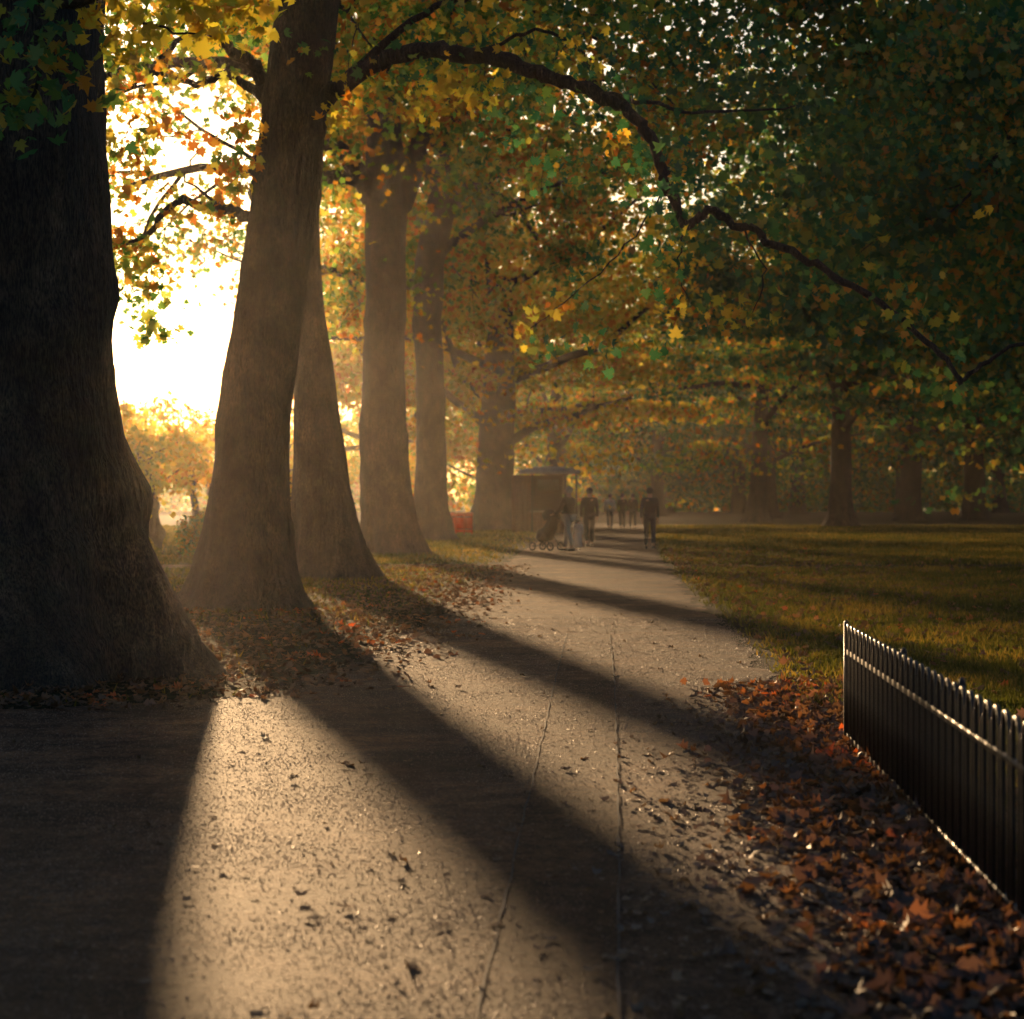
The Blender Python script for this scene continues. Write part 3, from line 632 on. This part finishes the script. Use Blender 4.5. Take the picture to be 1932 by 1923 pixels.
person(gx_(1091, 64.6), 64.6, .2, 'small child in long white dress', M_WHITE, M_WHITE, M_HAIR, .95, .05, skirt=True)
person(gx_(1151, 112), 112, .0, 'person in pale jacket and dark trousers walking', M_WHITE, M_DENIM, M_HAIR, 1.85, .2)
person(gx_(1174, 110), 110, .0, 'person in black coat walking beside companion', M_BLACK, M_BLACK, M_HAIR, 1.86, .16)
person(gx_(1194, 113), 113, .1, 'person in black coat and hood walking', M_BLACK, M_NAVY, M_HAIR, 1.86, .2, phase=-1)

# stroller
sx_, sy_ = gx_(1073, 63.5), 63.5; fdx, fdy = -math.sin(.9), math.cos(.9)
st = empty('baby_stroller', (sx_+fdx*.82, sy_+fdy*.82, 0), 'black baby stroller with hood being pushed', 'stroller', rot=(0, 0, .9))
M_BFAB = plain('black_fabric', (.01, .01, .012), .9); M_ALU = plain('dark_aluminium', (.03, .03, .033), .5, .6); M_RUB = plain('rubber', (.015, .015, .015), .8)
tb = Tubes()
for sx in (-.22, .22):
    tb.tube([(sx, -.38, 1.08), (sx, -.2, .75), (sx, .1, .38), (sx, .35, .13)], .015, 8); tb.tube([(sx, -.32, .14), (sx, -.1, .42), (sx, .05, .6)], .015, 8)
tb.tube([(-.22, -.32, .14), (.22, -.32, .14)], .012, 8); tb.tube([(-.22, .35, .13), (.22, .35, .13)], .012, 8)
add('frame', tb.mesh('frame'), M_ALU, st)
tb = Tubes(); tb.tube([(-.225, -.38, 1.08), (0, -.39, 1.09), (.225, -.38, 1.08)], .018, 8); add('handle', tb.mesh('handle'), M_RUB, st)
tb = Tubes()
tb.tube([(0, -.22, .98), (0, -.16, .72), (0, -.02, .5), (0, .18, .47), (0, .3, .34)], [.14, .2, .23, .2, .13], 12); add('seat', tb.mesh('seat'), M_BFAB, st)
RV = []
for t in np.linspace(0, math.pi*.62, 7):
    c = np.array([0, -.1, .9]); d_ = np.array([0, -math.cos(t+.3), math.sin(t+.3)]); a = np.linspace(0, np.pi, 10)
    RV.append(np.stack([.25*np.cos(a), c[1]+d_[1]*.34*np.sin(a), c[2]+d_[2]*.34*np.sin(a)], 1))
lp = []; w = 10
for j in range(6):
    for q in range(9): lp += [j*w+q, j*w+q+1, (j+1)*w+q+1, (j+1)*w+q]
add('hood', mesh_np('hood', np.concatenate(RV), lp, np.arange(len(lp)//4)*4, np.full(len(lp)//4, 4), True), M_BFAB, st)
def torus(R0, r0, name):
    tb = Tubes(); a = np.linspace(0, 2*np.pi, 21); tb.tube(np.stack([0*a, np.cos(a)*R0, np.sin(a)*R0], 1), r0, 6, False)
    for q in range(5):
        t = q*2*np.pi/5; tb.tube([(0, 0, 0), (0, math.cos(t)*R0, math.sin(t)*R0)], .008, 5)
    return tb.mesh(name)
wm = torus(.11, .026, 'wheel')
for x_, y_ in ((-.25, -.32), (.25, -.32), (-.25, .35), (.25, .35)): add('wheel', wm, M_RUB, st, (x_, y_, .136))

# ------------------------------------------------------------ kiosk + barrier
kD = 100; kx = gx_(1022, kD)
M_WOOD = plain('brown_timber', (.16, .07, .035), .7, 0, .35, 14); M_ROOF = plain('grey_roof_felt', (.3, .28, .25), .6, 0, .2, 6); M_DARK = plain('dark_interior', (.012, .011, .01), .8); M_BOARD = plain('menu_board', (.03, .06, .05), .5)
ki = empty('park_kiosk', (kx, kD, 0), 'small timber refreshment kiosk with flat overhanging roof', 'kiosk')
tb = Tubes(); tb.box((-.95, .5, 1.35), (.9, 1.2, 2.7)); tb.box((.3, -.12, .48), (1.5, .08, .96))
for q in range(4): tb.box((-1.28+q*.22, -.115, 1.2), (.18, .03, 2.2))
for q in range(6): tb.box((-.33+q*.25, -.18, .48), (.21, .03, .9))
add('wall', tb.mesh('wall', False), M_WOOD, ki)
tb = Tubes(); tb.box((.25, .95, 1.35), (1.5, .08, 2.7)); add('back_wall', tb.mesh('back_wall', False), M_DARK, ki)
tb = Tubes(); tb.box((.35, .2, 2.86), (2.7, 2.4, .12)); tb.box((.35, .2, 2.96), (2.3, 2.0, .08)); tb.box((.35, -1.02, 2.84), (2.8, .04, .2)); tb.box((.35, .2, 3.05), (1.5, 1.3, .1)); add('roof', tb.mesh('roof', False), M_ROOF, ki)
tb = Tubes(); tb.box((.3, -.2, 1.0), (1.7, .42, .06)); add('counter', tb.mesh('counter', False), M_ROOF, ki)
for x_ in (-.45, 1.1, 1.6):
    tb = Tubes(); tb.box((x_, -.85, 1.4), (.1, .1, 2.8)); add('post', tb.mesh('post', False), M_DARK, ki)
tb = Tubes(); tb.box((.3, -.4, 2.25), (1.0, .03, .5)); tb.box((0, -.4, 2.65), (.02, .02, .3)); tb.box((.6, -.4, 2.65), (.02, .02, .3)); add('menu_board', tb.mesh('menu_board', False), M_BOARD, ki)
for bx_, dd_ in ((852, 0), (868, .3), (883, -.1)):
    ba = empty('plastic_barrier', (gx_(bx_, 92), 92+dd_, 0), 'red-orange plastic barrier standing on the grass', 'barrier', 'red-orange barriers')
    tb = Tubes(); tb.box((0, 0, .9), (.4, .05, .16)); tb.box((0, 0, .54), (.4, .02, .5)); tb.box((0, 0, .2), (.4, .05, .12)); tb.box((-.18, 0, .5), (.04, .06, .9)); tb.box((.18, 0, .5), (.04, .06, .9))
    add('panel', tb.mesh('panel', False), M_REDT, ba)
    for q in (-.15, .15):
        tb = Tubes(); tb.box((q, 0, .035), (.09, .42, .07)); add('foot', tb.mesh('foot', False), M_RUB, ba)

# ------------------------------------------------------------ added box of autumn haze enclosing the whole park, not the sky itself
m, nt, out = mat('evening_haze'); vs = N(nt, 'ShaderNodeVolumeScatter'); vs.inputs['Density'].default_value = HAZE; vs.inputs['Anisotropy'].default_value = .8
vs.inputs['Color'].default_value = (1, .92, .8, 1)
nt.links.new(vs.outputs[0], out.inputs['Volume'])
tb = Tubes(); tb.box((0, 175, 15), (260, 410, 34)); o = add('sky_haze', tb.mesh('sky_haze', False), m); o['kind'] = 'structure'; o['label'] = 'thin warm evening haze filling the air'

# ------------------------------------------------------------ light
w = bpy.data.worlds.new('World'); scene.world = w; w.use_nodes = True; nt = w.node_tree
bg = nt.nodes['Background']; sky_haze = nt.nodes.new('ShaderNodeTexSky'); sky_haze.sky_type = 'NISHITA'; sky_haze.sun_disc = False
sky_haze.sun_elevation = SUN_EL; sky_haze.sun_rotation = -math.atan(SUN_AZ); sky_haze.air_density = 1.0; sky_haze.dust_density = 2.5; sky_haze.ozone_density = 3.0
nt.links.new(sky_haze.outputs[0], bg.inputs[0]); bg.inputs[1].default_value = 0.15
sd = bpy.data.lights.new('sun_light', 'SUN'); sd.energy = 9.5; sd.angle = math.radians(1.5); sd.color = (1, .63, .31)
so = bpy.data.objects.new('sun_light', sd); COL.objects.link(so)
dirv = Vector((-SUN_AZ, 1, SUN_T)).normalized()
so.rotation_euler = dirv.to_track_quat('Z', 'Y').to_euler()

cam = bpy.data.cameras.new('camera'); co = bpy.data.objects.new('camera', cam); COL.objects.link(co)
co.location = (0, 0, H); co.rotation_euler = (math.radians(90)-math.atan(16.5/F), 0, 0)
cam.sensor_width = 24; cam.sensor_fit = 'HORIZONTAL'; cam.lens = 50; cam.clip_end = 6000; cam.clip_start = .1
cam.dof.use_dof = True; cam.dof.focus_distance = 18; cam.dof.aperture_fstop = 2.2
scene.camera = co
scene.view_settings.view_transform = 'Standard'; scene.view_settings.look = 'None'; scene.view_settings.exposure = 0
